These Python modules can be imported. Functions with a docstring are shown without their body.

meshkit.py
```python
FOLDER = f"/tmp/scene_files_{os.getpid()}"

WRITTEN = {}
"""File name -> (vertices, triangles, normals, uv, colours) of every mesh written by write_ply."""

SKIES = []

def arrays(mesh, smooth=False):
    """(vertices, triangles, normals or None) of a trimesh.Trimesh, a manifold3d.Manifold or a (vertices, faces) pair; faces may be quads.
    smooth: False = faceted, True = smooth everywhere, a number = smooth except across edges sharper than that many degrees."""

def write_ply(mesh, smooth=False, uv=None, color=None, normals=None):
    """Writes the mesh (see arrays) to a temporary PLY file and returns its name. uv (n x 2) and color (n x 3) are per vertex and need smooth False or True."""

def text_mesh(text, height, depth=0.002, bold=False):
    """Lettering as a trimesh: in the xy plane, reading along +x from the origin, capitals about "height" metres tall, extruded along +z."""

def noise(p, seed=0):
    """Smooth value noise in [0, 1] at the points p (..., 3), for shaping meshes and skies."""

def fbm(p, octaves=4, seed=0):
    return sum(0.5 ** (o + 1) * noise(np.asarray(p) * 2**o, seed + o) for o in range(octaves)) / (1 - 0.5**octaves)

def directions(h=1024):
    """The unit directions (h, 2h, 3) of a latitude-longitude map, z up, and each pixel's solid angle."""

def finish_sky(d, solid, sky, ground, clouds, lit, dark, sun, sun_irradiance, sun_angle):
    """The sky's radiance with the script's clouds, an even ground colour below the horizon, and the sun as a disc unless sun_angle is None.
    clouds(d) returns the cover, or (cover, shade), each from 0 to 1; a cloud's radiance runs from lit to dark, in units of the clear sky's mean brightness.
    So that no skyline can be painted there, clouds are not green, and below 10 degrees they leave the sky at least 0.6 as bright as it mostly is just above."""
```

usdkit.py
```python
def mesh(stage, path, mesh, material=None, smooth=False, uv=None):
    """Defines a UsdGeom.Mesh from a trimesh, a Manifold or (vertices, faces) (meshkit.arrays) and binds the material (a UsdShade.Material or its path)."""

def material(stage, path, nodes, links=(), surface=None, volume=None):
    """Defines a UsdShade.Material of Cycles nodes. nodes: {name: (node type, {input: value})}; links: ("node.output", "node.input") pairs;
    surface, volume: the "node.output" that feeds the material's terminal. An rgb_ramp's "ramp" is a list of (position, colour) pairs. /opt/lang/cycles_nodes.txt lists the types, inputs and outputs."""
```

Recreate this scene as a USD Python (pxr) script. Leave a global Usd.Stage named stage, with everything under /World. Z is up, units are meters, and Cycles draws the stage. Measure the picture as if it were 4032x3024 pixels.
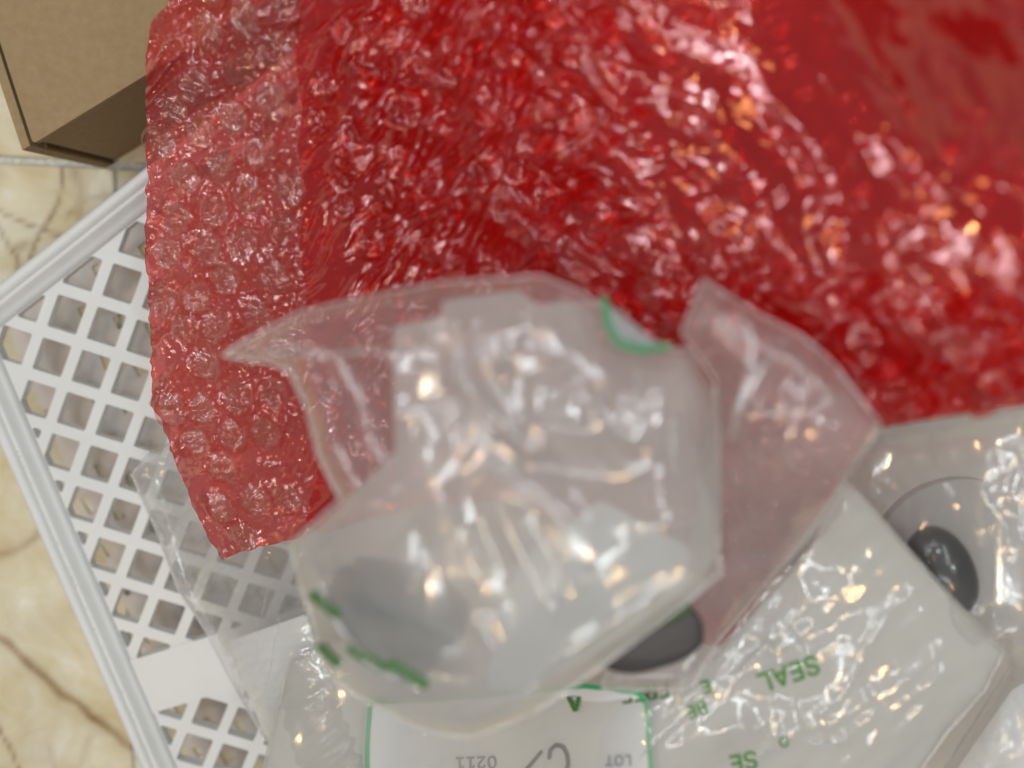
import math, random
import numpy as np, trimesh, shapely
from pxr import Vt
import shapely.geometry as sg
from scipy.spatial import Delaunay, cKDTree
import usdkit, meshkit
from pxr import Usd, UsdGeom, UsdLux, UsdShade, Gf, Sdf

random.seed(7)
stage = Usd.Stage.CreateInMemory()
UsdGeom.SetStageUpAxis(stage, 'Z'); UsdGeom.SetStageMetersPerUnit(stage, 1.0)
UsdGeom.Xform.Define(stage, '/World'); UsdGeom.Scope.Define(stage, '/World/Looks')

# ---------------------------------------------------------------- camera
F, H, PITCH = 796.0, 0.42, math.radians(-8.9)          # phone held 42 cm above the floor, tipped a little
cam = UsdGeom.Camera.Define(stage, '/World/Camera')
cam.CreateHorizontalApertureAttr(36.0); cam.CreateVerticalApertureAttr(27.0)
cam.CreateFocalLengthAttr(36.0 * F / 1024); cam.CreateClippingRangeAttr(Gf.Vec2f(0.01, 50))
cam.CreateFStopAttr(28.0 / 5.2); cam.CreateFocusDistanceAttr(0.291)
cam.CreateExposureAttr(-0.16)
cam.AddTranslateOp().Set(Gf.Vec3d(0, 0, H)); cam.AddRotateXOp().Set(math.degrees(PITCH))

# ---------------------------------------------------------------- light: ceiling bounce fill, cool tubes, warm bulbs, added glint and sheen lamps
def rect(name, pos, target, w, h, power, color):
    l = UsdLux.RectLight.Define(stage, '/World/' + name)
    l.CreateWidthAttr(w); l.CreateHeightAttr(h); l.CreateIntensityAttr(power); l.CreateColorAttr(Gf.Vec3f(*color)); l.CreateNormalizeAttr(False)
    m = Gf.Matrix4d().SetLookAt(Gf.Vec3d(*pos), Gf.Vec3d(*target), Gf.Vec3d(0, 1, 0.01)).GetInverse()
    l.AddTransformOp().Set(m); return l
COOL, WARM = (0.90, 0.97, 1.0), (1.0, 0.60, 0.22)
TUBES = [(-0.85, 0.30, 0), (-0.15, 0.95, 90), (0.80, 0.35, 0), (0.25, -0.85, 90)]
for k, (x, y, a) in enumerate(TUBES):                  # long fluorescent tubes round the ceiling
    w, h = (0.045, 1.1) if a == 0 else (1.1, 0.045)
    rect('ceiling_tube' + (f'_{k:03d}' if k else ''), (x, y, 1.9), (x, y, 0), w, h, 42, COOL)
for k, (x, y) in enumerate([(-0.4, 0.45), (0.35, 0.40), (-0.6, -0.45), (1.1, -0.35), (0.0, 1.5)]):  # small unseen lamps added to give the films more glints
    rect('glint_lamp' + (f'_{k:03d}' if k else ''), (x, y, 1.9), (x * .3, y * .3, 0.1), 0.10, 0.10, 80, COOL)
for k, (x, y) in enumerate([(-0.15, -0.80), (0.85, -0.95), (-0.95, -1.0)]):
    rect('warm_bulb' + (f'_{k:03d}' if k else ''), (x, y, 1.8), (0, 0, 0.1), 0.075, 0.075, 150, WARM)
rect('warm_sheen_lamp', (-1.75, 0.62, 1.9), (0, 0, 0.15), 0.34, 0.34, 8, WARM)  # unseen lamp added for a warm glow on the wrap
rect('pale_sheen_panel', (-2.3, 1.5, 1.9), (0, 0, 0.15), 0.5, 0.4, 8, (1.0, 0.93, 0.93))  # unseen panel added for a pink sheen on the wrap
rect('ceiling', (0, 0.2, 2.5), (0, 0, 0), 3.6, 3.6, 0.23, (0.95, 0.98, 1.0))  # broad unseen fill added for light bounced off the ceiling
dome = UsdLux.DomeLight.Define(stage, '/World/room_light')  # even ambient dome, stands for light bounced round the room
M_room = usdkit.material(stage, '/World/Looks/room', {'b': ('background_shader', {'color': (0.97, 0.985, 1.0), 'strength': 0.16})}, surface='b.background')
UsdShade.MaterialBindingAPI.Apply(dome.GetPrim()).Bind(M_room)

# ---------------------------------------------------------------- helpers
CP, SP = math.cos(PITCH), math.sin(PITCH)
def W(px, py, z):
    """Where the photo's point (px, py) lies when its height above the floor is z."""
    px, py, z = np.broadcast_arrays(*[np.asarray(a, float) for a in (px, py, z)])
    dx, dy = (px - 512) / F, -(py - 384) / F
    X, Y, Z = dx, CP * dy + SP, SP * dy - CP
    t = (H - z) / (-Z)
    return np.stack([X * t, Y * t, z], -1)
def project(p):
    p = np.asarray(p, float) - [0, 0, H]
    y, z = CP * p[..., 1] + SP * p[..., 2], -SP * p[..., 1] + CP * p[..., 2]
    return np.stack([512 + F * p[..., 0] / -z, 384 - F * y / -z], -1)
used = {}
def free(path):
    n = used.get(path, 0); used[path] = n + 1
    return path if n == 0 else f'{path}_{n:03d}'
def thing(name, label, cat, group=None, kind=None):
    x = UsdGeom.Xform.Define(stage, free('/World/' + name)).GetPrim()
    if label: x.SetCustomDataByKey('label', label)
    if cat: x.SetCustomDataByKey('category', cat)
    if group: x.SetCustomDataByKey('group', group)
    if kind: x.SetCustomDataByKey('kind', kind)
    return x
def part(parent, name, mesh, mat, smooth=False, label=None, uv=None, kind=None):
    base = '/World' if parent is None else str(parent.GetPath())
    m = usdkit.mesh(stage, free(base + '/' + name), mesh, mat, smooth=smooth, uv=uv).GetPrim()
    if label: m.SetCustomDataByKey('label', label)
    if kind: m.SetCustomDataByKey('kind', kind)
    return m
def fb(px, py, scale, seed, octv=3):
    q = np.stack([np.asarray(px, float) / scale, np.asarray(py, float) / scale, np.full(np.shape(px), seed * 3.17 + .5)], -1)
    return meshkit.fbm(q, octv, seed) - 0.5
def crumple(px, py, scale, seed, n=5, warp=0.35):
    """Sharp random folds: triangle waves in warped directions, in [-0.5, 0.5]."""
    r = np.random.default_rng(seed)
    px, py = np.asarray(px, float), np.asarray(py, float)
    wx, wy = fb(px, py, scale * 1.6, seed + 11, 2) * scale * warp * 4, fb(px, py, scale * 1.6, seed + 23, 2) * scale * warp * 4
    out = 0
    for k in range(n):
        a, f = r.uniform(0, math.pi), r.uniform(0.6, 1.8) / scale
        u = ((px + wx) * math.cos(a) + (py + wy) * math.sin(a)) * f + r.uniform(0, 9)
        out = out + (np.abs(u - np.floor(u) - 0.5) - 0.25) / f / scale * (0.4 + fb(px, py, scale * 2.2, seed + 40 + k, 1) * 1.6 + .4)
    return out / n * 2
def folds(px, py, scale, ratio, ang, seed, n=4):
    """Long creases that run along ang (degrees), ratio times longer than wide."""
    a = math.radians(ang); px, py = np.asarray(px, float), np.asarray(py, float)
    b = (fb(px, py, scale * 5, seed + 70, 1)) * 1.6
    u, v = px * np.cos(a + b * 0) + py * np.sin(a), -px * np.sin(a) + py * np.cos(a)
    return crumple(u / ratio + b * scale, v, scale, seed, n)
def seg_dist(px, py, line):
    p = np.stack([np.asarray(px, float).ravel(), np.asarray(py, float).ravel()], 1)
    d = shapely.distance(shapely.points(p), sg.LineString(line))
    return d.reshape(np.shape(px))
def grid(poly, step, jitter=0.25, seed=1):
    """Points and triangles that fill a polygon of the plan, denser than step apart along its outline."""
    poly = poly if isinstance(poly, sg.Polygon) else sg.Polygon(poly)
    r = np.random.default_rng(seed)
    b = [np.array([poly.exterior.interpolate(t).coords[0] for t in np.arange(0, poly.exterior.length, step)])]
    for ring in poly.interiors:
        b.append(np.array([ring.interpolate(t).coords[0] for t in np.arange(0, ring.length, step)]))
    b = np.vstack(b)
    x0, y0, x1, y1 = poly.bounds
    X, Y = np.meshgrid(np.arange(x0, x1, step), np.arange(y0, y1, step))
    X = X + (np.arange(len(X)) % 2)[:, None] * step / 2
    p = np.stack([X.ravel(), Y.ravel()], 1) + r.uniform(-jitter, jitter, (X.size, 2)) * step
    p = p[shapely.contains(poly.buffer(-step * 0.45), shapely.points(p))]
    p = np.vstack([b, p])
    t = Delaunay(p).simplices
    c = p[t].mean(1)
    t = t[shapely.contains(poly, shapely.points(c))]
    a = np.cross(p[t[:, 1]] - p[t[:, 0]], p[t[:, 2]] - p[t[:, 0]])
    t = t[np.abs(a) > 1e-6]; a = a[np.abs(a) > 1e-6]
    t[a > 0] = t[a > 0][:, ::-1]                        # image y runs down: turn the faces up
    return p, t
def rough_edge(pts, amp, seed, step=4, rnd=0):
    """A hand-cut outline: the polygon with its edge wobbling a little."""
    g = sg.Polygon(pts)
    if rnd: g = g.buffer(-rnd).buffer(2 * rnd).buffer(-rnd)
    L = g.exterior
    q = np.array([L.interpolate(t).coords[0] for t in np.arange(0, L.length, step)])
    n = np.stack([fb(q[:, 0], q[:, 1], 10, seed, 4), fb(q[:, 0], q[:, 1], 10, seed + 5, 4)], 1)
    return sg.Polygon(q + n * amp).buffer(0)
def lattice_pts(poly, step=2.0, seed=1): return grid(poly, step, seed=seed)
def sheet(poly, zf, step=3.0, seed=1):
    p, t = grid(poly, step, seed=seed)
    return W(p[:, 0], p[:, 1], zf(p[:, 0], p[:, 1])), t
def tube(points, radius, sides=6):
    p = np.asarray(points, float); n = len(p)
    tan = np.gradient(p, axis=0); tan /= np.linalg.norm(tan, axis=1, keepdims=True) + 1e-12
    up = np.array([0.13, 0.21, 0.97]); a = np.cross(tan, up); a /= np.linalg.norm(a, axis=1, keepdims=True) + 1e-12
    b = np.cross(a, tan); th = np.arange(sides) / sides * 2 * math.pi
    rad = np.broadcast_to(np.asarray(radius, float), (n,))
    v = (p[:, None] + rad[:, None, None] * (np.cos(th)[None, :, None] * a[:, None] + np.sin(th)[None, :, None] * b[:, None])).reshape(-1, 3)
    f = []
    for i in range(n - 1):
        for k in range(sides):
            k2 = (k + 1) % sides
            f.append((i * sides + k, i * sides + k2, (i + 1) * sides + k2, (i + 1) * sides + k))
    return v, np.array(f)
def outline_tube(poly, zf, radius, step=5, dz=0.0):
    L = poly.exterior
    q = np.array([L.interpolate(t).coords[0] for t in np.arange(0, L.length, step)])
    return tube(W(q[:, 0], q[:, 1], zf(q[:, 0], q[:, 1]) + dz), radius, 5)
def prism(xy, z0, z1):
    g = xy if isinstance(xy, sg.Polygon) else sg.Polygon(xy)
    m = trimesh.creation.extrude_polygon(g, z1 - z0, engine='earcut'); m.apply_translation([0, 0, z0]); return m
def join(ms):
    ms = [m if isinstance(m, trimesh.Trimesh) else trimesh.Trimesh(m[0], np.vstack([np.asarray(m[1])[:, [0, 1, 2]], np.asarray(m[1])[:, [0, 2, 3]]]) if np.asarray(m[1]).shape[1] == 4 else m[1], process=False) for m in ms]
    return trimesh.util.concatenate(ms)

# ---------------------------------------------------------------- materials
def plain(name, color, rough=0.5, noise=0.0, scale=60, spec=0.5, bump=0.0, bscale=400, color2=None, **kw):
    n = {'p': ('principled_bsdf', {'base_color': color, 'roughness': rough, 'specular_ior_level': spec, **kw})}
    l = []
    if noise or color2:
        n['g'] = ('geometry', {}); n['n'] = ('noise_texture', {'scale': float(scale), 'detail': 5.0, 'roughness': 0.6})
        c2 = color2 or tuple(c * (1 - noise) for c in color)
        n['r'] = ('rgb_ramp', {'ramp': [(0.3, color), (0.72, c2)]})
        l += [('g.position', 'n.vector'), ('n.fac', 'r.fac'), ('r.color', 'p.base_color')]
    if bump:
        n.setdefault('g', ('geometry', {}))
        n['bn'] = ('noise_texture', {'scale': float(bscale), 'detail': 4.0}); n['b'] = ('bump', {'strength': bump, 'distance': 0.001})
        l += [('g.position', 'bn.vector'), ('bn.fac', 'b.height'), ('b.normal', 'p.normal')]
    return usdkit.material(stage, '/World/Looks/' + name, n, l, surface='p.BSDF')
def film(name, tint, haze_color, haze, rough=0.12, spec=0.07, edge=0.7, bscale=500, bump=0.3, bdist=0.0006, aniso=(1, 1, 1), patch=0.0, thin=None, gloss=(1, 1, 1)):
    n = {'g': ('geometry', {}), 'map': ('mapping', {'scale': aniso}),
         'bn': ('noise_texture', {'scale': float(bscale), 'detail': 3.0, 'distortion': 0.6}), 'b': ('bump', {'strength': bump, 'distance': bdist}),
         'tr': ('transparent_bsdf', {'color': tint}), 'di': ('diffuse_bsdf', {'color': haze_color}), 'tl': ('translucent_bsdf', {'color': haze_color}),
         'dm': ('mix_closure', {'fac': 0.45}), 'm1': ('mix_closure', {'fac': haze}),
         'gl': ('glossy_bsdf', {'color': gloss, 'roughness': rough, 'distribution': 'ggx'}),
         'lw': ('layer_weight', {'blend': 0.5}), 'pw': ('math', {'math_type': 'power', 'value2': 3.5}),
         'ma': ('math', {'math_type': 'multiply_add', 'value2': edge, 'value3': spec, 'use_clamp': True}), 'out': ('mix_closure', {})}
    l = [('g.position', 'map.vector'), ('map.vector', 'bn.vector'), ('bn.fac', 'b.height'), ('b.normal', 'gl.normal'), ('b.normal', 'di.normal'),
         ('di.BSDF', 'dm.closure1'), ('tl.BSDF', 'dm.closure2'), ('tr.BSDF', 'm1.closure1'), ('dm.closure', 'm1.closure2'),
         ('lw.facing', 'pw.value1'), ('pw.value', 'ma.value1'), ('ma.value', 'out.fac'), ('m1.closure', 'out.closure1'), ('gl.BSDF', 'out.closure2')]
    if patch:
        n['hn'] = ('noise_texture', {'scale': 34.0, 'detail': 4.0}); n['hr'] = ('map_range', {'from_min': 0.3, 'from_max': 0.7, 'to_min': max(0.0, haze - patch), 'to_max': min(1.0, haze + patch), 'clamp': True})
        l += [('g.position', 'hn.vector'), ('hn.fac', 'hr.value'), ('hr.result', 'm1.fac')]
    if thin:                                             # where a bubble is blown the film is stretched thin and paler
        n['at'] = ('attribute', {'attribute': 'thin'}); n['tm'] = ('mix_color', {'a': tint, 'b': thin[0]}); n['hm'] = ('mix_color', {'a': haze_color, 'b': thin[1]})
        l += [('at.fac', 'tm.fac'), ('tm.result', 'tr.color'), ('at.fac', 'hm.fac'), ('hm.result', 'di.color'), ('hm.result', 'tl.color')]
    return usdkit.material(stage, '/World/Looks/' + name, n, l, surface='out.closure')

M_plastic = usdkit.material(stage, '/World/Looks/white_plastic', {
    'g': ('geometry', {}), 'n': ('noise_texture', {'scale': 35.0, 'detail': 5.0}), 'r': ('rgb_ramp', {'ramp': [(0.3, (0.80, 0.82, 0.82)), (0.75, (0.75, 0.765, 0.76))]}),
    'bn': ('noise_texture', {'scale': 240.0, 'detail': 4.0}), 'b': ('bump', {'strength': 0.08, 'distance': 0.001}),
    'p': ('principled_bsdf', {'roughness': 0.34}), 't': ('translucent_bsdf', {'color': (0.85, 0.85, 0.82)}), 'm': ('mix_closure', {'fac': 0.28})},
    [('g.position', 'n.vector'), ('n.fac', 'r.fac'), ('r.color', 'p.base_color'), ('g.position', 'bn.vector'), ('bn.fac', 'b.height'), ('b.normal', 'p.normal'), ('p.BSDF', 'm.closure1'), ('t.BSDF', 'm.closure2')], surface='m.closure')
M_dirt = plain('grey_dirt', (0.25, 0.24, 0.22), 0.9)
M_board = plain('cardboard', (0.30, 0.218, 0.122), 0.85, scale=300, color2=(0.265, 0.185, 0.098), spec=0.15, bump=0.30, bscale=320)
M_boardedge = plain('cardboard_edge', (0.16, 0.105, 0.05), 0.95, noise=0.3, scale=400, spec=0.1)
M_grout = plain('grout', (0.60, 0.61, 0.57), 0.9, scale=330, color2=(0.36, 0.38, 0.36), bump=0.4, bscale=600)
M_black = plain('black_plastic', (0.010, 0.012, 0.016), 0.16)
M_slate = plain('slate_plastic', (0.045, 0.06, 0.085), 0.6, noise=0.3, scale=80)
M_paper = plain('label_paper', (0.70, 0.71, 0.71), 0.45)
M_green = plain('green_print', (0.03, 0.36, 0.15), 0.4)
M_leaf = plain('leaf_green_print', (0.055, 0.20, 0.035), 0.5)
M_dullleaf = plain('faded_green_print', (0.07, 0.165, 0.065), 0.6)
M_ink = plain('dark_ink', (0.05, 0.05, 0.09), 0.5)
M_greyink = plain('grey_ink', (0.22, 0.24, 0.30), 0.5)
M_card = plain('insert_card', (0.50, 0.49, 0.46), 0.6, noise=0.08, scale=20)
PINK = (1.0, 0.70, 0.72)                                # dyed film: the light returned by its far face comes back pink
M_strip = film('red_film_single', (0.88, 0.22, 0.20), (0.68, 0.085, 0.085), 0.44, rough=0.10, spec=0.14, edge=0.4, bscale=220, bump=0.12, bdist=0.0007, patch=0.10, thin=((0.90, 0.52, 0.47), (0.62, 0.21, 0.20)), gloss=(1.0, 0.86, 0.86))
M_red = film('red_film', (0.92, 0.13, 0.09), (0.66, 0.034, 0.030), 0.27, rough=0.11, spec=0.14, edge=0.16, bscale=220, bump=0.10, bdist=0.0007, patch=0.12, thin=((0.92, 0.20, 0.16), (0.56, 0.04, 0.035)), gloss=PINK)
M_redbub = film('red_bubble_film', (0.95, 0.64, 0.60), (0.60, 0.19, 0.18), 0.10, rough=0.11, spec=0.075, edge=0.35, bscale=400, bump=0.2, bdist=0.0007, gloss=(1.0, 0.86, 0.86))
M_redbub2 = film('red_bubble_film_inner', (0.93, 0.34, 0.29), (0.52, 0.05, 0.045), 0.10, rough=0.13, spec=0.09, edge=0.3, bscale=400, bump=0.2, bdist=0.0007, gloss=PINK)
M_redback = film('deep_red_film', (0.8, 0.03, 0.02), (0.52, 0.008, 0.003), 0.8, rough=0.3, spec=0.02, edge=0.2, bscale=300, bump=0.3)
M_clear = film('clear_film', (0.97, 0.97, 0.965), (0.78, 0.78, 0.77), 0.12, rough=0.13, spec=0.055, edge=0.8, bscale=90, bump=0.06, bdist=0.001, patch=0.05)
M_hazy = film('hazy_film', (0.96, 0.96, 0.955), (0.76, 0.76, 0.745), 0.28, rough=0.12, spec=0.06, edge=0.7, bscale=70, bump=0.05, bdist=0.001, patch=0.10)
M_milky = film('milky_film', (0.94, 0.935, 0.92), (0.60, 0.605, 0.59), 0.60, rough=0.32, spec=0.03, edge=0.3, bscale=60, bump=0.12, bdist=0.001, patch=0.10)
M_crisp = film('crisp_film', (0.96, 0.96, 0.95), (0.75, 0.74, 0.72), 0.22, rough=0.08, spec=0.08, edge=0.8, bscale=220, bump=0.3, bdist=0.001, patch=0.05)
M_fold = film('fold_film', (0.97, 0.97, 0.97), (0.85, 0.85, 0.84), 0.30, rough=0.09, spec=0.16, edge=0.5, bscale=350, bump=0.3, bdist=0.0006)
M_seam = film('seam_film', (0.95, 0.95, 0.95), (0.8, 0.8, 0.79), 0.35, rough=0.12, spec=0.10, edge=0.9, bscale=500, bump=0.2)
M_marble = usdkit.material(stage, '/World/Looks/marble', {
    'a': ('attribute', {'attribute': 'vein'}), 'g': ('geometry', {}), 'n': ('noise_texture', {'scale': 26.0, 'detail': 6.0, 'roughness': 0.62, 'distortion': 0.8}),
    'cl': ('rgb_ramp', {'ramp': [(0.28, (0.72, 0.695, 0.60)), (0.45, (0.63, 0.58, 0.43)), (0.58, (0.58, 0.51, 0.335)), (0.75, (0.50, 0.40, 0.22))]}),
    'm': ('mix_color', {'b': (0.20, 0.105, 0.03)}), 'p': ('principled_bsdf', {'roughness': 0.16, 'specular_ior_level': 0.5})},
    [('g.position', 'n.vector'), ('n.fac', 'cl.fac'), ('cl.color', 'm.a'), ('a.fac', 'm.fac'), ('m.result', 'p.base_color')], surface='p.BSDF')

# ---------------------------------------------------------------- floor: cream marble tiles, grey joints
floor = thing('floor', 'cream marble floor tiles with brown veins and grey joints', 'floor', kind='structure')
jo = W(115, 165, 0)[:2]
jx = W(0, 158, 0)[:2]; ex = (jo - jx) / np.linalg.norm(jo - jx); ex = np.array([math.cos(math.radians(-2.6)), math.sin(math.radians(-2.6))]); ey = np.array([-ex[1], ex[0]])
g = trimesh.creation.box([2.6, 2.6, 0.012]); g.apply_translation([0, 0, -0.0085])
part(floor, 'grout_bed', g, M_grout)
VEINS = [([(-40, 612), (0, 640), (20, 652), (35, 668), (62, 696), (89, 714), (117, 734), (137, 750), (170, 772)], 4.2, 1.0),
         ([(-5, 715), (3, 736), (18, 768), (25, 800)], 2.0, 0.8), ([(66, 150), (63, 180), (59, 200), (43, 231), (28, 262)], 2.4, 0.8),
         ([(-30, 195), (0, 211), (37, 228), (60, 236)], 2.2, 0.75), ([(-10, 222), (0, 231), (14, 256), (20, 280)], 2.4, 0.75),
         ([(-30, 566), (0, 553), (16, 549), (31, 541), (46, 522)], 4.5, 0.55), ([(40, 512), (52, 524)], 6, 0.6), ([(137, 726), (150, 716), (172, 712)], 3.0, 0.7),
         ([(66, 214), (85, 200), (112, 196)], 3, 0.35), ([(75, 170), (82, 190), (78, 215)], 4, 0.4), ([(16, 250), (26, 246)], 5, 0.5), ([(50, 745), (56, 780)], 5, 0.35), ([(80, 768), (92, 735)], 4, .3)]
def vein(p):
    q = project(np.c_[p, np.zeros(len(p))]); v = np.zeros(len(p))
    near = (q[:, 0] > -80) & (q[:, 0] < 420) & (q[:, 1] > -60) & (q[:, 1] < 850)
    wob = np.stack([fb(p[near, 0], p[near, 1], 0.012, 3), fb(p[near, 0], p[near, 1], 0.012, 8)], 1) * 9
    qq = q[near] + wob; got = np.zeros(near.sum())
    for line, w, k in VEINS:
        d = seg_dist(qq[:, 0], qq[:, 1], line)
        got = np.maximum(got, k * np.exp(-(d / w) ** 2) + 0.18 * k * np.exp(-d / 14))
    v[near] = got * (0.75 + fb(p[near, 0], p[near, 1], 0.02, 12) * 0.9)
    rid = 1 - np.abs(2 * (meshkit.fbm(np.c_[p * 9, np.full(len(p), 2.2)], 4, 5)) - 1) * 9       # the fainter web of veins on every tile
    return np.clip(np.maximum(v, np.clip(rid, 0, 1) * 0.33 * np.clip(0.5 + 2 * fb(p[:, 0], p[:, 1], .11, 31), 0, 1)), 0, 1)
from pxr import Vt
for i in (-1, 0, 1):
    for j in (-2, -1, 0, 1):
        S, jw, jh = 0.60, 0.0011, 0.0019
        a = np.array([i * S + jw, j * S + jh]); b = np.array([(i + 1) * S - jw, (j + 1) * S - jh])
        fine = (i, j) in ((-1, -1), (0, -1), (-1, 0))
        n = 260 if fine else 50
        ch = 0.0008
        u = np.r_[a[0], np.linspace(a[0] + ch, b[0] - ch, n), b[0]]; v = np.r_[a[1], np.linspace(a[1] + ch, b[1] - ch, n), b[1]]
        U, V = np.meshgrid(u, v, indexing='ij'); Z = np.zeros_like(U)
        Z[0] = Z[-1] = -0.0007; Z[:, 0] = -0.0007; Z[:, -1] = -0.0007
        p2 = jo + U.ravel()[:, None] * ex + V.ravel()[:, None] * ey
        k = np.arange(U.size).reshape(U.shape)
        f = np.stack([k[:-1, :-1], k[1:, :-1], k[1:, 1:], k[:-1, 1:]], -1).reshape(-1, 4)
        base = len(p2); rim = np.r_[k[:, 0], k[-1, 1:], k[-2::-1, -1], k[0, -2:0:-1]]
        lo = np.c_[p2[rim], np.full(len(rim), -0.006)]; r2 = np.roll(np.arange(len(rim)), -1)
        f2 = np.stack([rim[r2], rim, base + np.arange(len(rim)), base + r2], -1)
        pr = part(floor, 'tile', (np.vstack([np.c_[p2, Z.ravel()], lo]), np.vstack([f, f2])), M_marble)
        vv = np.r_[vein(p2), np.zeros(len(rim))]
        UsdGeom.PrimvarsAPI(pr).CreatePrimvar('vein', Sdf.ValueTypeNames.FloatArray, 'vertex').Set(Vt.FloatArray.FromNumpy(vv.astype(np.float32)))

# ---------------------------------------------------------------- cardboard box, top left
box = thing('cardboard_box', 'closed brown cardboard box standing on the marble floor', 'box')
HB = 0.071
c0 = W(34, 141, HB)[:2]; d1 = W(145, 73, HB)[:2] - c0; d1 /= np.linalg.norm(d1); d2 = W(0, 36, HB)[:2] - c0; d2 /= np.linalg.norm(d2)
bodyp = np.array([c0, c0 + d1 * 0.165, c0 + d1 * 0.165 + d2 * 0.2, c0 + d2 * 0.2])
c0b = c0 - d1 * 0.0045 - d2 * 0.001
part(box, 'side_walls', prism(sg.Polygon(bodyp).buffer(-0.0004), 0.0004, HB - 0.0032), M_board)
lid = sg.Polygon(bodyp).buffer(0.0008, join_style=2).buffer(-0.0014).buffer(0.0014)
lm = prism(lid, HB - 0.0030, HB)
part(box, 'lid', lm, M_board)
n2 = np.array([-d2[1], d2[0]]); n2 = n2 if np.dot(n2, c0 - bodyp[1]) > 0 else -n2
st = [c0 + n2 * 0.0026 - d2 * 0.0012, c0 + n2 * 0.0026 + d2 * 0.2, c0 + n2 * 0.0076 + d2 * 0.2, c0 + n2 * 0.0064 - d2 * 0.0022]
part(box, 'tuck_flap', prism(st, 0.0006, HB - 0.0006), M_board)
gv = [c0 + n2 * 0.0010 - d2 * 0.001, c0 + n2 * 0.0026 - d2 * 0.0011, c0 + n2 * 0.0026 + d2 * 0.2, c0 + n2 * 0.0009 + d2 * 0.2]
part(box, 'flap_fold', prism(gv, 0.0006, HB - 0.011), M_boardedge)

# ---------------------------------------------------------------- white plastic basket turned upside down on the floor: lattice bottom with a raised rim
basket = thing('plastic_basket', 'white plastic basket with diamond lattice and raised rim', 'basket')
ZP, TP = 0.045, 0.0048
ca = W(-17, 332, ZP)[:2]; la = W(171, 768, ZP)[:2] - ca; la /= np.linalg.norm(la); ua = W(145, 204, ZP)[:2] - ca; ua /= np.linalg.norm(ua)
quad = sg.Polygon([ca, ca + la * 0.40, ca + la * 0.40 + ua * 0.345 + la * 0.02, ca + ua * 0.345])
quad = quad.buffer(-0.010).buffer(0.010)
LA, LB, LO = np.array([0.01810459, -0.0058808]), np.array([-0.00894271, -0.02024131]), np.array([-0.19123184, -0.03157724])
bu, bl = W([145, 190], [656, 642], ZP)[:, :2], W([166, 225], [709, 690], ZP)[:, :2]
bd = bu[1] - bu[0]; bd /= np.linalg.norm(bd)
band = sg.Polygon([bu[0] - bd * .02, bu[0] + bd * 0.5, bl[0] + bd * 0.5, bl[0] - bd * .02])
room = quad.buffer(-0.0035, join_style=1).difference(band)
holes = []
for i in range(-6, 34):
    for j in range(-16, 24):
        c = LO + i * LA + j * LB
        hp = sg.Polygon([c + LA * a * 0.365 + LB * b * 0.37 for a, b in ((-1, -1), (1, -1), (1, 1), (-1, 1))])
        h = hp.intersection(room)
        for h in getattr(h, 'geoms', [h]):
            if h.area > 1.2e-5:
                h = h.buffer(-0.0009).buffer(0.0009, quad_segs=4)
                if h.geom_type == 'Polygon' and h.area > 1.0e-5: holes.append(h)
plate = quad.difference(shapely.union_all(holes))
bandp = plate.intersection(band.buffer(0.0005)); lat = plate.difference(band.buffer(0.0005))
part(basket, 'lattice', trimesh.util.concatenate([prism(x, ZP - TP, ZP) for x in getattr(lat, 'geoms', [lat])]), M_plastic)
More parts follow.
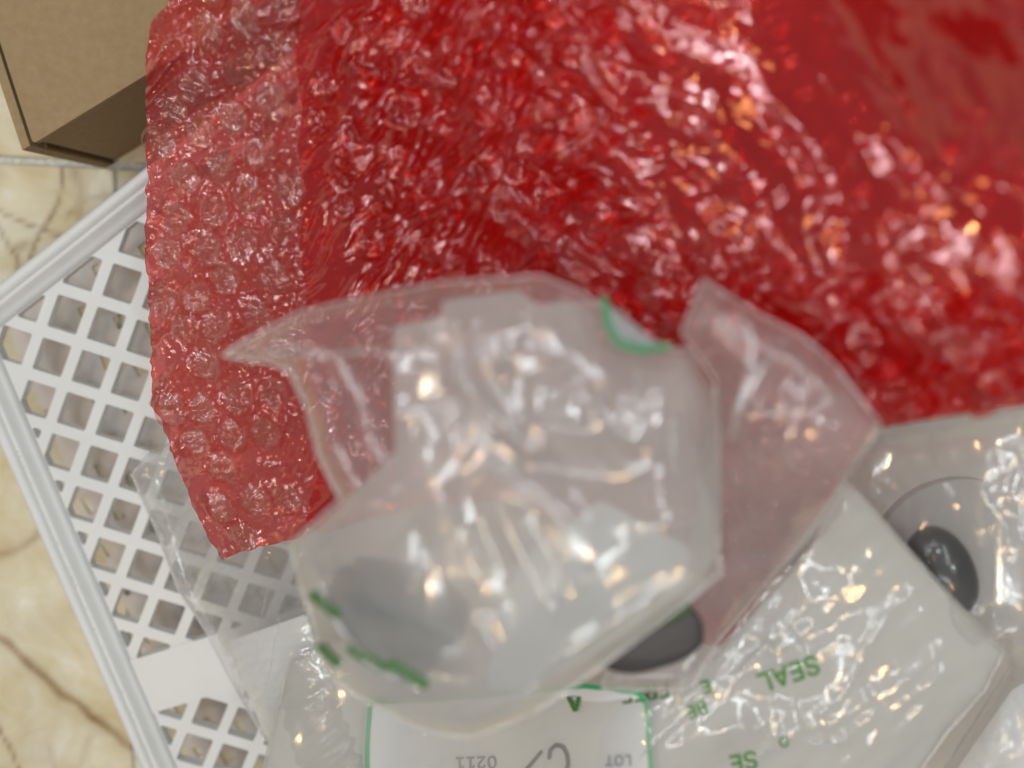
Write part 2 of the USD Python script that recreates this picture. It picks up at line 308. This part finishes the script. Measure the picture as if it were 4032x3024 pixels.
part(basket, 'solid_band', trimesh.util.concatenate([prism(x.buffer(-0.00005), ZP - TP, ZP + 0.0004) for x in getattr(bandp, 'geoms', [bandp]) if x.area > 1e-5]), M_plastic)
# rim swept round the outline, profile = (outward, height)
PROF = [(-0.0032, ZP - 0.0046), (-0.0032, ZP + 0.0003), (-0.0005, ZP + 0.0012), (0.0012, ZP + 0.0030), (0.0024, ZP + 0.0048), (0.0032, ZP + 0.0056), (0.0039, ZP + 0.0053), (0.0045, ZP + 0.0056),
        (0.0050, ZP + 0.0068), (0.0066, ZP + 0.0080), (0.0086, ZP + 0.0078), (0.0100, ZP + 0.0062), (0.0106, ZP + 0.0030), (0.0110, ZP - 0.010), (0.0088, ZP - 0.010), (0.0060, ZP - 0.009)]
ring = quad.exterior; L = ring.length; m = 260
s = np.arange(m) / m * L
q = np.array([ring.interpolate(t).coords[0] for t in s]); q2 = np.array([ring.interpolate((t + 1e-4) % L).coords[0] for t in s])
t = q2 - q; t /= np.linalg.norm(t, axis=1, keepdims=True); out = np.stack([t[:, 1], -t[:, 0]], 1)
if not sg.Polygon(q + out * 0.01).area > quad.area: out = -out
wob = fb(q[:, 0], q[:, 1], .05, 3) * 0.0005
v = np.concatenate([np.c_[q + out * (o + wob[:, None]), np.full(m, z)] for o, z in PROF])
kp = len(PROF); f = []
for a in range(kp):
    b = (a + 1) % kp
    for k in range(m):
        k2 = (k + 1) % m
        f.append((a * m + k, b * m + k, b * m + k2, a * m + k2))
rm = trimesh.Trimesh(v, np.vstack([np.array(f)[:, [0, 1, 2]], np.array(f)[:, [0, 2, 3]]]), process=False)
if rm.volume < 0: rm.invert()
part(basket, 'rim', rm, M_plastic, smooth=True)
paper = thing('shade_sheet', 'added taupe slotted sheet under the basket lattice carrying the shaded tone of the floor', 'sheet')  # added sheet: its taupe carries the shade below, its slots the pale flecks
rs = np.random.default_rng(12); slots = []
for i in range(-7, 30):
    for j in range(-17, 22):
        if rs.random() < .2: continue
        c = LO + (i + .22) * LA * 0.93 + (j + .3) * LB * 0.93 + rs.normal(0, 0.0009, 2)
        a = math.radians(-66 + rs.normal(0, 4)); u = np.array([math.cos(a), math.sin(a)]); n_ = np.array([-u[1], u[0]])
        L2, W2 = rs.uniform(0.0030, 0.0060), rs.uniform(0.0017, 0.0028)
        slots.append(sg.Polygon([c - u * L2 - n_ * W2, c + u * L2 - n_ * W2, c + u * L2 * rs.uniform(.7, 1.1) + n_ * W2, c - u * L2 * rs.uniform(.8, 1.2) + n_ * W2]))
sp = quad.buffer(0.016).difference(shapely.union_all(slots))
part(paper, 'sheet', trimesh.util.concatenate([prism(g, 0.0009, 0.0012) for g in getattr(sp, 'geoms', [sp])]), plain('shade_taupe', (0.60, 0.55, 0.51), 0.7, noise=0.06, scale=30))
# grime caught along the rim's groove
rg = random.Random(3); dm = []
for k in range(60):
    d = min(0.39, max(0.0, rg.choice([0.07, 0.11, 0.125, 0.145, 0.19, 0.24]) + rg.gauss(0, 0.009)))
    cc = ca + la * d + np.array([la[1], -la[0]]) * (0.0040 + rg.gauss(0, 0.0003)) * (1 if np.dot([la[1], -la[0]], ua) < 0 else -1)
    e = trimesh.creation.icosphere(subdivisions=0, radius=1.0); e.apply_scale([rg.uniform(.00012, .0003), rg.uniform(.0002, .0008), .00015])
    e.apply_transform(trimesh.transformations.rotation_matrix(math.atan2(la[1], la[0]) - math.pi / 2, [0, 0, 1])); e.apply_translation([cc[0], cc[1], ZP + 0.0053]); dm.append(e)
part(basket, 'grime', trimesh.util.concatenate(dm), M_dirt, kind='stuff')

# ---------------------------------------------------------------- red bubble wrap
def smooth01(x): x = np.clip(x, 0, 1); return x * x * (3 - 2 * x)
def z_wrap0(px, py):
    t = np.clip((np.asarray(px, float) - 145) / 880, -0.2, 1.2)
    return 0.142 + 0.118 * np.clip(t, 0, 2) ** 0.97 + 0.012 * smooth01((200 - py) / 300.) - (0.016 + 0.028 * smooth01((np.asarray(px, float) - 380) / 220.)) * smooth01((py - 350) / 220.) + 0.02 * fb(px, py, 260, 4, 2)
def z_strip(px, py):
    return z_wrap0(px, py) + 0.010 * crumple(px, py, 60, 3) + 0.0075 * folds(px, py, 20, 2.2, -62, 9) + 0.0042 * crumple(px, py, 11, 19)
def z_main(px, py):
    px, py = np.asarray(px, float), np.asarray(py, float)
    lift = 0.006 * smooth01((px - 292) / 60.)
    calm = smooth01((px - 520) / 190.) * smooth01((330 + 0.18 * (px - 700) - py) / 130.)
    fine = 1 - 0.94 * calm
    left = 1 - smooth01((px - 420) / 260.)                # long streaky folds at the upper left, rounder crumples below
    big = 0.62 + 0.6 * smooth01((px - 250) / 300.)
    f = left * (0.0125 * folds(px, py, 26, 3.4, -58, 29, 5) + 0.0055 * folds(px, py, 12, 3.0, -40, 39, 4)) + (1 - left) * (0.0120 * folds(px, py, 40, 2.0, -30, 33, 5) + 0.0065 * folds(px, py, 19, 1.8, 25, 43, 5))
    return z_wrap0(px, py) + 0.004 + lift + big * (0.016 * (1 - 0.80 * calm) * crumple(px, py, 110, 14) + fine * f)
wrap = thing('bubble_wrap', 'crumpled translucent red bubble wrap draped over the basket and box', 'bubble wrap')
strip = rough_edge([(172, -40), (170, 2), (149, 22), (146, 60), (145, 110), (147, 180), (145, 250), (150, 330), (152, 405), (160, 418), (178, 470), (196, 515), (222, 560), (250, 549), (292, 541), (322, 520), (345, 420), (345, 100), (345, -40)], 8, 61, 1.8)
main = rough_edge([(294, -40), (300, 20), (295, 62), (303, 105), (298, 150), (306, 195), (298, 240), (307, 300), (300, 368), (312, 420), (318, 465), (306, 520), (320, 535), (420, 505), (520, 500), (610, 560), (690, 640), (718, 648), (765, 592), (834, 490), (876, 429), (950, 416), (1075, 398), (1075, -40)], 6, 71, 3)
spots = []
for zf, reg, which in ((z_strip, strip.intersection(sg.box(140, -30, 300, 600)).buffer(-8), 0), (z_main, main.buffer(-10), 1)):
    pitch = 0.0146 if which == 0 else 0.0134
    I, J = np.meshgrid(np.arange(-40, 50), np.arange(-40, 50), indexing='ij'); I, J = I.ravel(), J.ravel()
    x, y = I * pitch + (J % 2) * pitch / 2 - 0.1, J * pitch * 0.866
    x, y = x * math.cos(.22) - y * math.sin(.22), x * math.sin(.22) + y * math.cos(.22)
    r = np.random.default_rng(5 + which); jt = 0.0011 if which == 0 else 0.0022
    x = x + r.normal(0, jt, x.shape); y = y + r.normal(0, jt, y.shape); z = np.full(x.shape, 0.18)
    for _ in range(5):
        q = project(np.stack([x, y, z], -1)); z = z_wrap0(q[:, 0], q[:, 1]) + (0.016 if which else 0)
    ok = shapely.contains(reg, shapely.points(q)) & (q[:, 0] > -20) & (q[:, 0] < 1044) & (q[:, 1] > -20)
    if not which: ok &= r.random(len(q)) > .10
    if which: ok &= ~((q[:, 0] > 600) & (q[:, 1] < 320) & (r.random(len(q)) < .93)) & (r.random(len(q)) > .25)
    q = q[ok]; q = q[np.argsort(q[:, 0])]; zz = zf(q[:, 0], q[:, 1])
    spots += [(a, b, c, (0.0063 if which == 0 else 0.0050) * r.uniform(0.84, 1.12), which) for (a, b), c in zip(q, zz)]
def thin_of(pr, pts, which):
    """Marks the film where its bubbles are."""
    cs = np.array([W(a, b, c) for a, b, c, R, w in spots if w == which]); tr = cKDTree(cs[:, :2]); d, _ = tr.query(pts[:, :2])
    UsdGeom.PrimvarsAPI(pr).CreatePrimvar('thin', Sdf.ValueTypeNames.FloatArray, 'vertex').Set(Vt.FloatArray.FromNumpy(np.clip(((0.0060 if which == 0 else 0.0050) - d) / 0.0012, 0, 1).astype(np.float32)))
sm = sheet(strip, z_strip, 1.8, 3)
thin_of(part(wrap, 'single_layer_sheet', sm, M_strip, smooth=True, label='single see-through red layer along the left edge'), sm[0], 0)
sm = sheet(main, z_main, 2.0, 5)
thin_of(part(wrap, 'folded_sheet', sm, M_red, smooth=True), sm[0], 1)
inner = main.buffer(-3)
part(wrap, 'folded_sheet', sheet(inner, lambda x, y: z_wrap0(x, y) - 0.010 + 0.010 * crumple(x, y, 60, 91) + 0.005 * crumple(x, y, 25, 95), 3.5, 6), M_red, smooth=True)
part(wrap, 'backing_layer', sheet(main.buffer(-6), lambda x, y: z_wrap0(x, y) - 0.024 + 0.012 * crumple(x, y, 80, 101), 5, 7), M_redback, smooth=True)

def bubble(cx, cy, z0, R, seed, flat):
    """One air bubble: a dome of film with a crumpled crown, R its radius in metres."""
    r = np.random.default_rng(seed)
    c = W(cx, cy, z0)
    n, rings = 20, 7
    h = R * (r.uniform(0.14, 0.42) if flat else r.uniform(0.2, 0.38)); el = r.uniform(0.8, 1.14); ph = r.uniform(0, math.pi); tilt = r.normal(0, 0.22, 2)
    v = []
    for a in range(rings + 1):
        rr = a / rings
        for k in range(n):
            th = k / n * 2 * math.pi + ph
            wv = 1 + 0.10 * math.sin(2 * th + ph * 3) + 0.07 * math.sin(3 * th + seed)
            x, y = rr * math.cos(th) * el * R * wv, rr * math.sin(th) / el * R * wv
            z = h * (1 - rr ** 3.2) + 0.0006
            v.append((x, y, z))
    v = np.array(v)
    v[:, 2] += (crumple(v[:, 0] * 4000 + seed * 71, v[:, 1] * 4000, 11, seed % 50, 4) * (0.0075 if flat else 0.0065) + fb(v[:, 0] * 4000, v[:, 1] * 4000, 6, seed % 91, 2) * 0.0012) * (1 - (np.hypot(v[:, 0], v[:, 1]) / R / 1.25) ** 2)
    v[:, 2] += v[:, 0] * tilt[0] + v[:, 1] * tilt[1]
    f = [(0, (a * n + k), (a * n + (k + 1) % n)) for a in (1,) for k in range(n)]
    for a in range(1, rings):
        for k in range(n):
            k2 = (k + 1) % n
            f += [(a * n + k, (a + 1) * n + k, (a + 1) * n + k2), (a * n + k, (a + 1) * n + k2, a * n + k2)]
    return v + c, np.array(f)
nb = 0; far_b = []
for k, (px, py, z, R, which) in enumerate(spots):
    bm = bubble(px, py, z, R, 100 + k, which)
    if nb < 300: part(wrap, 'bubble', bm, M_redbub2 if which else M_redbub, smooth=True); nb += 1
    else: far_b.append(bm)
if far_b: part(wrap, 'bubbles', join(far_b), M_redbub2, smooth=True, kind='stuff')

# ---------------------------------------------------------------- clear bags
def ridges(lines):
    """Raised creases: [(polyline, width px, height m)]."""
    def z(px, py):
        o = np.zeros(np.shape(px))
        for line, w, h in lines:
            d = seg_dist(px, py, line); o = o + (h / 0.005) * w * 1.6 * 1.15e-4 * np.exp(-((d * d + 2.0) ** 0.5 / (w * 1.6)) ** 1.5)
        return o
    return z
def fold_rolls(parent, lines, zf, seed):
    """The rounded crest of each crease, where the film is doubled over: tubes added to carry highlights, uneven so these break up."""
    from scipy.interpolate import make_interp_spline
    for i, (line, w, h) in enumerate(lines):
        l = np.array(line, float); tt = np.r_[0, np.cumsum(np.hypot(*np.diff(l, axis=0).T))]
        n = max(6, int(tt[-1] / 3)); q = make_interp_spline(tt, l, k=min(2, len(l) - 1))(np.linspace(0, tt[-1], n))
        q = q + np.stack([fb(q[:, 0], q[:, 1], 18, seed + i, 2), fb(q[:, 0], q[:, 1], 18, seed + i + 30, 2)], 1) * 5
        rad = np.clip(0.00042 + 0.0016 * fb(q[:, 0], q[:, 1], 13, seed + i + 60, 2), 0.00006, 0.0009) * np.sin(np.linspace(0.12, math.pi - 0.12, n)) ** 0.5 * min(1.3, w / 5)
        part(parent, 'fold', tube(W(q[:, 0], q[:, 1], zf(q[:, 0], q[:, 1]) + 0.0001), rad, 8), M_fold, smooth=True)
def pillow(poly, rise, reach):
    ext = poly.exterior
    def z(px, py):
        d = shapely.distance(shapely.points(np.stack([np.asarray(px, float).ravel(), np.asarray(py, float).ravel()], 1)), ext).reshape(np.shape(px))
        return rise * np.sqrt(np.clip(1 - (1 - np.clip(d / reach, 0, 1)) ** 2, 0, 1))
    return z
def bag(name, label, poly, base, front_extra, rise, reach, mats, step=3.0, seed=1, back_drop=0.006, seam=0.0004):
    t = thing(name, label, 'plastic bag', 'clear plastic bags lying in the basket')
    pw = pillow(poly, rise, reach)
    zf = lambda x, y: base(x, y) + pw(x, y) + front_extra(x, y)
    zb = lambda x, y: base(x, y) - pw(x, y) * back_drop / max(rise, 1e-6)
    part(t, 'front_film', sheet(poly, zf, step, seed), mats[0], smooth=True)
    part(t, 'back_film', sheet(poly, zb, step * 2, seed + 1), mats[1], smooth=True)
    part(t, 'seam', outline_tube(poly, base, seam), M_seam, smooth=True)
    return t, zf, zb
def flat_text(text, cx, cy, size, ang, bold=False):
    """Letter outlines in the plan, centred at (cx, cy), capitals size tall, reading direction ang degrees (0 = to the right)."""
    m = meshkit.text_mesh(text, 1.0, 0.02, bold=bold)
    v = np.array(m.vertices); f = np.array(m.faces)
    top = v[:, 2] > 0.01; f = f[top[f].all(1)]
    x = v[:, 0] - (v[:, 0].min() + v[:, 0].max()) / 2; y = v[:, 1] - 0.5
    m = trimesh.Trimesh(np.c_[x * size, y * size, 0 * x], f, process=True)
    m = m.subdivide_to_size(size * 0.25, max_iter=6) if len(m.faces) else m
    x, y = m.vertices[:, 0], m.vertices[:, 1]; a = math.radians(ang)
    return np.c_[cx + x * math.cos(a) + y * math.sin(a), cy - (-x * math.sin(a) * -1 * -1) - y * math.cos(a)] if False else np.c_[cx + x * math.cos(a) - y * math.sin(a), cy - (x * math.sin(a) + y * math.cos(a))], np.array(m.faces)
def lettering(parent, zf, text, cx, cy, size, ang, mat, bold=False, dz=0.0006):
    p, f = flat_text(text, cx, cy, size, ang, bold)
    part(parent, 'lettering', (W(p[:, 0], p[:, 1], zf(p[:, 0], p[:, 1]) + dz), f), mat)
def patch(parent, name, poly, zf, dz, mat, step=4, label=None, seed=3):
    p, t = grid(poly, step, seed=seed)
    return part(parent, name, (W(p[:, 0], p[:, 1], zf(p[:, 0], p[:, 1]) + dz), t), mat, smooth=True, label=label)

# small crisp bag, lower left, lying on the lattice
polyE = rough_edge([(131, 474), (150, 452), (178, 440), (300, 470), (330, 560), (345, 700), (400, 800), (310, 800), (262, 735), (236, 690), (206, 632), (178, 590), (160, 540), (142, 500)], 2, 81, 3)
baseE = lambda x, y: 0.056 + 0.028 * smooth01((np.asarray(x, float) - 150) / 190.) + 0 * y
LINES_E = [([(281, 600), (276, 640), (268, 680)], 2.2, 0.003), ([(270, 585), (263, 610), (258, 640)], 2, 0.0025), ([(255, 700), (275, 712), (300, 708), (325, 690)], 2.5, 0.003),
      ([(340, 680), (310, 715), (296, 768)], 2.5, 0.004), ([(158, 520), (185, 530), (176, 560)], 3, 0.003)]
exE = lambda x, y: 0.0060 * folds(x, y, 42, 2.2, -60, 5, 4) + 0.0045 * folds(x, y, 16, 2.0, -35, 8, 4) + ridges(LINES_E)(x, y)
bagE, zE, zEb = bag('clear_bag', 'small crinkled clear bag at the lower left on the lattice with a white card inside', polyE, baseE, exE, 0.016, 45, (M_crisp, M_clear), 2.2, 31, back_drop=0.006)
fold_rolls(bagE, LINES_E, zE, 109)
cardE = thing('white_card', 'plain white card inside the small bag at the lower left', 'card')
pc = sg.Polygon([(230, 641), (306, 614), (318, 650), (340, 720), (372, 800), (300, 800), (262, 728), (246, 690)])
part(cardE, 'card_sheet', sheet(pc, lambda x, y: baseE(x, y) + 0.0035 + 0.001 * fb(x, y, 60, 3), 6, 2), M_paper, smooth=True)
def blob(cx, cy, z, rx, ry, rz, seed, ang=0, box=2.6, amp=0.06):
    """A moulded body with softly squared sides; rx, ry, rz in metres, resting with its middle at height z."""
    m = trimesh.creation.icosphere(subdivisions=4); v = np.array(m.vertices)
    v = v / (np.abs(v) ** box).sum(1, keepdims=True) ** (1 / box)
    v *= 1 + amp * (meshkit.fbm(v * 1.7 + seed, 2, seed) - 0.5)[:, None]
    v *= [rx, ry, rz]; a = math.radians(ang)
    v = np.c_[v[:, 0] * math.cos(a) - v[:, 1] * math.sin(a), v[:, 0] * math.sin(a) + v[:, 1] * math.cos(a), v[:, 2]]
    return v + W(cx, cy, z), np.array(m.faces)

# large printed bag across the bottom
polyD = rough_edge([(255, 800), (290, 660), (340, 640), (430, 670), (560, 690), (655, 692), (715, 655), (762, 600), (802, 556), (838, 486), (848, 482), (862, 497), (905, 545), (960, 606), (1004, 652), (985, 690), (945, 735), (900, 800)], 3, 83, 4)
baseD = lambda x, y: 0.094 + 0.122 * smooth01((np.asarray(x, float) - 330) / 330.) + 0.012 * smooth01((620 - np.asarray(y, float)) / 200.)
LINES_D = [([(845, 505), (800, 560), (765, 595), (720, 650), (668, 686)], 5, 0.007), ([(925, 585), (888, 612), (862, 655), (842, 695), (820, 712)], 5, 0.008),
      ([(800, 612), (772, 640), (745, 668), (722, 695)], 4, 0.004), ([(690, 712), (660, 735), (640, 760)], 4, 0.004), ([(760, 730), (800, 742), (850, 738)], 4, 0.003), ([(735, 768), (755, 755), (780, 740)], 4, 0.004)]
exD = lambda x, y: 0.0055 * folds(x, y, 70, 2.5, -52, 15, 4) + 0.0020 * folds(x, y, 34, 2.5, -40, 18, 4) + ridges(LINES_D)(x, y)
bagD, zD, zDb = bag('clear_bag', 'large clear bag with green printing across the bottom of the basket', polyD, baseD, exD, 0.008, 70, (M_hazy, M_clear), 2.8, 41, back_drop=0.012)
fold_rolls(bagD, LINES_D, zD, 108)
cardD = thing('insert_card', 'pale grey card filling the large bag with green printing', 'card')
part(cardD, 'card_sheet', sheet(polyD.buffer(-2.5), lambda x, y: baseD(x, y) - 0.001 + 0.003 * fb(x, y, 120, 9), 8, 2), M_card, smooth=True)
lab = thing('label_sticker', 'white sticker with a green border at the bottom inside the printed bag', 'label')
pl = rough_edge([(364, 803), (364, 745), (367, 706), (374, 699), (420, 697), (510, 690), (585, 683), (640, 690), (650, 703), (652, 740), (657, 803)], 1.0, 85, 4)
zL = lambda x, y: baseD(x, y) + 0.0035 + 0.002 * fb(x, y, 120, 9)
patch(lab, 'paper', pl, zL, 0, M_paper)
bord = pl.buffer(-0.5).difference(pl.buffer(-5.5))
patch(lab, 'border', bord, zL, 0.0003, M_green, 3)
lettering(lab, zL, '0211', 476, 763, 12, 182, M_greyink, True)
lettering(lab, zL, 'LOT', 618, 761, 10, 181, M_greyink, True)
def stroke(parent, pts, w, zf, mat, dz=0.0006):
    l = sg.LineString(pts).buffer(w)
    patch(parent, 'pen_stroke', l, zf, dz, mat, 2.5)
stroke(lab, [(549, 758), (550, 750), (556, 745), (563, 747), (567, 755), (568, 765), (565, 775)], 2.0, zL, M_ink)
stroke(lab, [(541, 752), (532, 763), (524, 772)], 1.8, zL, M_ink)
zT = lambda x, y: zD(x, y)
lettering(bagD, zT, 'SEAL', 789, 674, 19, 199, M_leaf, True)
lettering(bagD, zT, 'BE', 697, 710, 13, 203, M_leaf, True)
lettering(bagD, zT, 'E', 706, 687, 13, 200, M_leaf, True)
lettering(bagD, zT, 'FREE', 645, 693, 15, 188, M_leaf, True)
lettering(bagD, zT, 'A', 574, 699, 24, 185, M_leaf, True)
lettering(bagD, zT, 'SE', 744, 762, 17, 192, M_leaf, True)
lettering(bagD, zT, 'O', 784, 742, 10, 192, M_leaf, True)

# bag at the right edge with dark fittings under it
M_dkgrey = plain('dark_grey_rubber', (0.045, 0.042, 0.043), 0.5)
M_midgrey = plain('mid_grey_rubber', (0.40, 0.38, 0.365), 0.8)
disc = thing('grey_disc', 'dark grey round lid under the bag at the right edge', 'lid')
def dome(cx, cy, z, R, h, seg=56, lip=0.12):
    prof = [(0.0, h), (R * 0.45, h * 0.97), (R * 0.72, h * 0.82), (R * (1 - lip), h * 0.62), (R * (1 - lip * .7), h * 0.50), (R * 0.97, h * 0.46), (R, h * 0.36), (R, -0.002), (R * .9, -0.002)]
    m = trimesh.creation.revolve(np.array(prof), sections=seg); m.apply_translation(W(cx, cy, z)); return m
part(disc, 'lid_top', dome(955, 560, 0.178, 0.027, 0.004), M_midgrey, smooth=40)
knob = thing('black_knob', 'glossy black round knob at the right beside the edge of the printed bag', 'knob')
part(knob, 'cap', blob(942, 572, 0.206, 0.0088, 0.0140, 0.0065, 3, 25, box=2.2, amp=0.02), M_black, smooth=True)
part(knob, 'collar', dome(943, 570, 0.184, 0.0088, 0.006), M_black, smooth=40)
polyF = rough_edge([(842, 470), (880, 428), (950, 417), (1075, 400), (1075, 830), (905, 830), (960, 745), (1012, 665), (1000, 640), (975, 660), (940, 640), (860, 530), (835, 500)], 2, 87, 4)
baseF = lambda x, y: 0.186 + 0.02 * smooth01((np.asarray(x, float) - 850) / 180.) + 0 * y
exF = lambda x, y: (0.003 + 0.006 * smooth01((np.asarray(y, float) - 600) / 60.)) * crumple(x, y, 70, 25) + (0.0010 + 0.004 * smooth01((np.asarray(y, float) - 610) / 60.)) * crumple(x, y, 26, 28)
bagF, zF, zFb = bag('clear_bag', 'hazy bag along the right edge over the black knob', polyF, baseF, exF, 0.020, 40, (M_clear, M_hazy), 3, 51, back_drop=0.004)
cardF = thing('white_card', 'white card at the lower right corner under the crinkled bag', 'card')
part(cardF, 'card_sheet', sheet(sg.Polygon([(1012, 690), (1080, 650), (1080, 840), (910, 840), (960, 765)]), lambda x, y: 0.178 + 0 * x, 10, 2), M_paper)
linerF = thing('foam_liner', 'taupe foam sheet lying in the basket under the wrap and bags', 'foam sheet')
M_liner = plain('liner', (0.40, 0.365, 0.33), 0.8, noise=0.12, scale=30)
lp = sg.Polygon([(163, 215), (190, 190), (300, 110), (700, 60), (1110, 200), (1110, 860), (520, 860), (440, 700), (310, 550), (228, 532), (186, 455), (166, 380)])
lv, lf = sheet(lp, lambda x, y: 0.080 + 0.004 * fb(x, y, 90, 3), 8, 2)
part(linerF, 'sheet', (lv, lf), M_liner, smooth=True)

# pink-looking flap of clear film standing between the wrap and the front bag
polyB = rough_edge([(703, 280), (728, 296), (750, 310), (800, 335), (832, 362), (862, 400), (881, 425), (862, 455), (846, 480), (842, 500), (780, 570), (720, 640), (690, 690), (600, 690), (640, 600), (690, 560), (712, 430), (716, 380), (682, 332)], 2, 89, 4)
baseB = lambda x, y: 0.264 - 0.026 * smooth01((np.asarray(y, float) - 400) / 260.) + 0 * x
LINES_B = [([(735, 310), (752, 340), (746, 380), (730, 440)], 7, 0.006), ([(790, 335), (765, 365), (735, 410)], 6, 0.004)]
exB = lambda x, y: 0.006 * folds(x, y, 60, 2.4, -60, 35, 4) + ridges(LINES_B)(x, y)
bagB, zB, zBb = bag('clear_bag', 'clear bag corner standing up against the red wrap right of the front bag', polyB, baseB, exB, 0.008, 50, (M_hazy, M_clear), 3, 61, back_drop=0.004)
fold_rolls(bagB, LINES_B, zB, 106)
dark2 = thing('dark_fitting', 'dark grey fitting with a green mark right of the front bag tip', 'fitting')
part(dark2, 'body', blob(650, 638, 0.2475, 0.0125, 0.0075, 0.003, 7, 18, amp=0.14), M_dkgrey, smooth=True)
part(dark2, 'green_mark', blob(674, 612, 0.2505, 0.0042, 0.0022, 0.0012, 8, 25), plain('olive', (0.05, 0.075, 0.03), 0.6), smooth=True)

# front bag, nearest the camera
polyA = rough_edge([(223, 355), (240, 344), (300, 312), (372, 296), (440, 283), (500, 279), (541, 276), (580, 292), (606, 312), (630, 340), (660, 350), (690, 352), (708, 380), (718, 405), (719, 470), (718, 555), (722, 572), (690, 600), (600, 668), (530, 715), (470, 738), (420, 730), (372, 705), (334, 680), (318, 655), (312, 620), (300, 585), (290, 545), (312, 525), (340, 500), (318, 455), (308, 410), (290, 372), (268, 362)], 2, 91, 4)
baseA = lambda x, y: 0.252 + 0.010 * smooth01((np.asarray(x, float) - 250) / 200.) - 0.004 * smooth01((np.asarray(y, float) - 560) / 200.)
LINES_A = [([(262, 352), (285, 354), (328, 356), (372, 350)], 6, 0.009), ([(455, 375), (490, 412), (530, 450)], 6, 0.006), ([(590, 395), (630, 440)], 7, 0.004), ([(490, 472), (520, 490), (560, 520), (560, 560), (555, 600), (545, 640)], 5, 0.005),
      ([(690, 575), (630, 610), (565, 655), (520, 700)], 7, 0.007), ([(480, 625), (492, 650), (500, 680)], 5, 0.005), ([(395, 413), (425, 418), (450, 405)], 4, 0.004), ([(320, 580), (350, 640), (420, 690)], 6, 0.004), ([(638, 360), (636, 400)], 4, .004)]
exA = lambda x, y: 0.0030 * folds(x, y, 90, 2.4, 62, 45, 3) + 0.0040 * crumple(x, y, 150, 57, 3) + ridges(LINES_A)(x, y)
bagA, zA, zAb = bag('clear_bag', 'clear bag nearest the camera in the middle with a milky pouch inside', polyA, baseA, exA, 0.012, 80, (M_clear, M_clear), 2.6, 71, back_drop=0.010)
fold_rolls(bagA, LINES_A, zA, 105)
pouch = thing('milky_pouch', 'milky white pouch inside the front clear bag', 'pouch')
glow = thing('brightening_sheet', 'pale blue-white sheet added to brighten the lower right of the milky pouch', 'card')  # added sheet: puts the brighter lower part of the pouch into colour
M_pale = plain('brightening_sheet', (0.70, 0.73, 0.75), 0.35, noise=0.06, scale=30)
part(glow, 'sheet', sheet(sg.Polygon([(520, 560), (600, 500), (690, 548), (688, 586), (600, 650), (530, 690), (486, 690), (500, 610)]).buffer(-8).buffer(8), lambda x, y: baseA(x, y) - 0.0075 + 0.003 * fb(x, y, 70, 6), 6, 4), M_pale, smooth=True)
pp = sg.Polygon([(394, 326), (440, 318), (442, 300), (520, 290), (536, 304), (598, 299), (608, 322), (618, 345), (652, 350), (690, 346), (708, 380), (716, 410), (717, 550), (700, 590), (600, 664), (530, 708), (470, 728), (420, 718), (372, 695), (336, 668), (320, 640), (306, 590), (296, 545), (330, 515), (395, 452), (393, 400)]).buffer(-6).buffer(6)
zP_ = lambda x, y: baseA(x, y) - 0.002 + 0.0025 * crumple(x, y, 140, 55, 4)
part(pouch, 'film', sheet(pp, zP_, 4, 81), M_milky, smooth=True)
stk = thing('corner_sticker', 'green-edged sticker corner at the top right of the front bag', 'label')
ps = sg.Polygon([(604, 300), (622, 312), (646, 332), (668, 346), (640, 351), (620, 346), (608, 326)])
zS = lambda x, y: baseA(x, y) + 0.0055
patch(stk, 'print', ps.buffer(-2), zS, 0, plain('sticker_grey', (0.30, 0.31, 0.31), 0.5, noise=0.5, scale=200), 3)
stroke(stk, [(604, 300), (607, 322), (618, 344), (640, 350), (668, 347)], 4.0, zS, plain('dull_green_print', (0.035, 0.20, 0.085), 0.5), 0.0004)
block = thing('slate_block', 'dark slate block seen through the front bag near its tip', 'fitting')
bp = [(326, 588), (350, 572), (396, 578), (440, 592), (468, 622), (462, 640), (436, 664), (412, 690), (392, 682), (352, 650), (332, 620)]
bm = sg.Polygon(bp).buffer(-4).buffer(4)
pbk, tbk = grid(bm, 5); zt = baseA(pbk[:, 0], pbk[:, 1]) - 0.0085 + pillow(bm, 0.003, 10)(pbk[:, 0], pbk[:, 1])
vt = W(pbk[:, 0], pbk[:, 1], zt); vb = vt - [0, 0, 0.010]
tm = trimesh.Trimesh(vt, tbk, process=False); ed = tm.edges_unique[np.bincount(tm.edges_unique_inverse) == 1]
nv = len(vt); sides = np.vstack([[(a, b, b + nv), (a, b + nv, a + nv)] for a, b in ed])
blockm = trimesh.Trimesh(np.vstack([vt, vb]), np.vstack([tbk, tbk[:, ::-1] + nv, sides]), process=False); blockm.fix_normals()
part(block, 'body', blockm, M_slate, smooth=40)
for (x0, y0, x1, y1) in ((314, 596, 336, 614), (322, 648, 336, 662), (352, 650, 384, 668), (392, 664, 424, 684)):
    stroke(bagA, [(x0, y0), (x1, y1)], 5.5, zA, M_dullleaf, 0.0005)
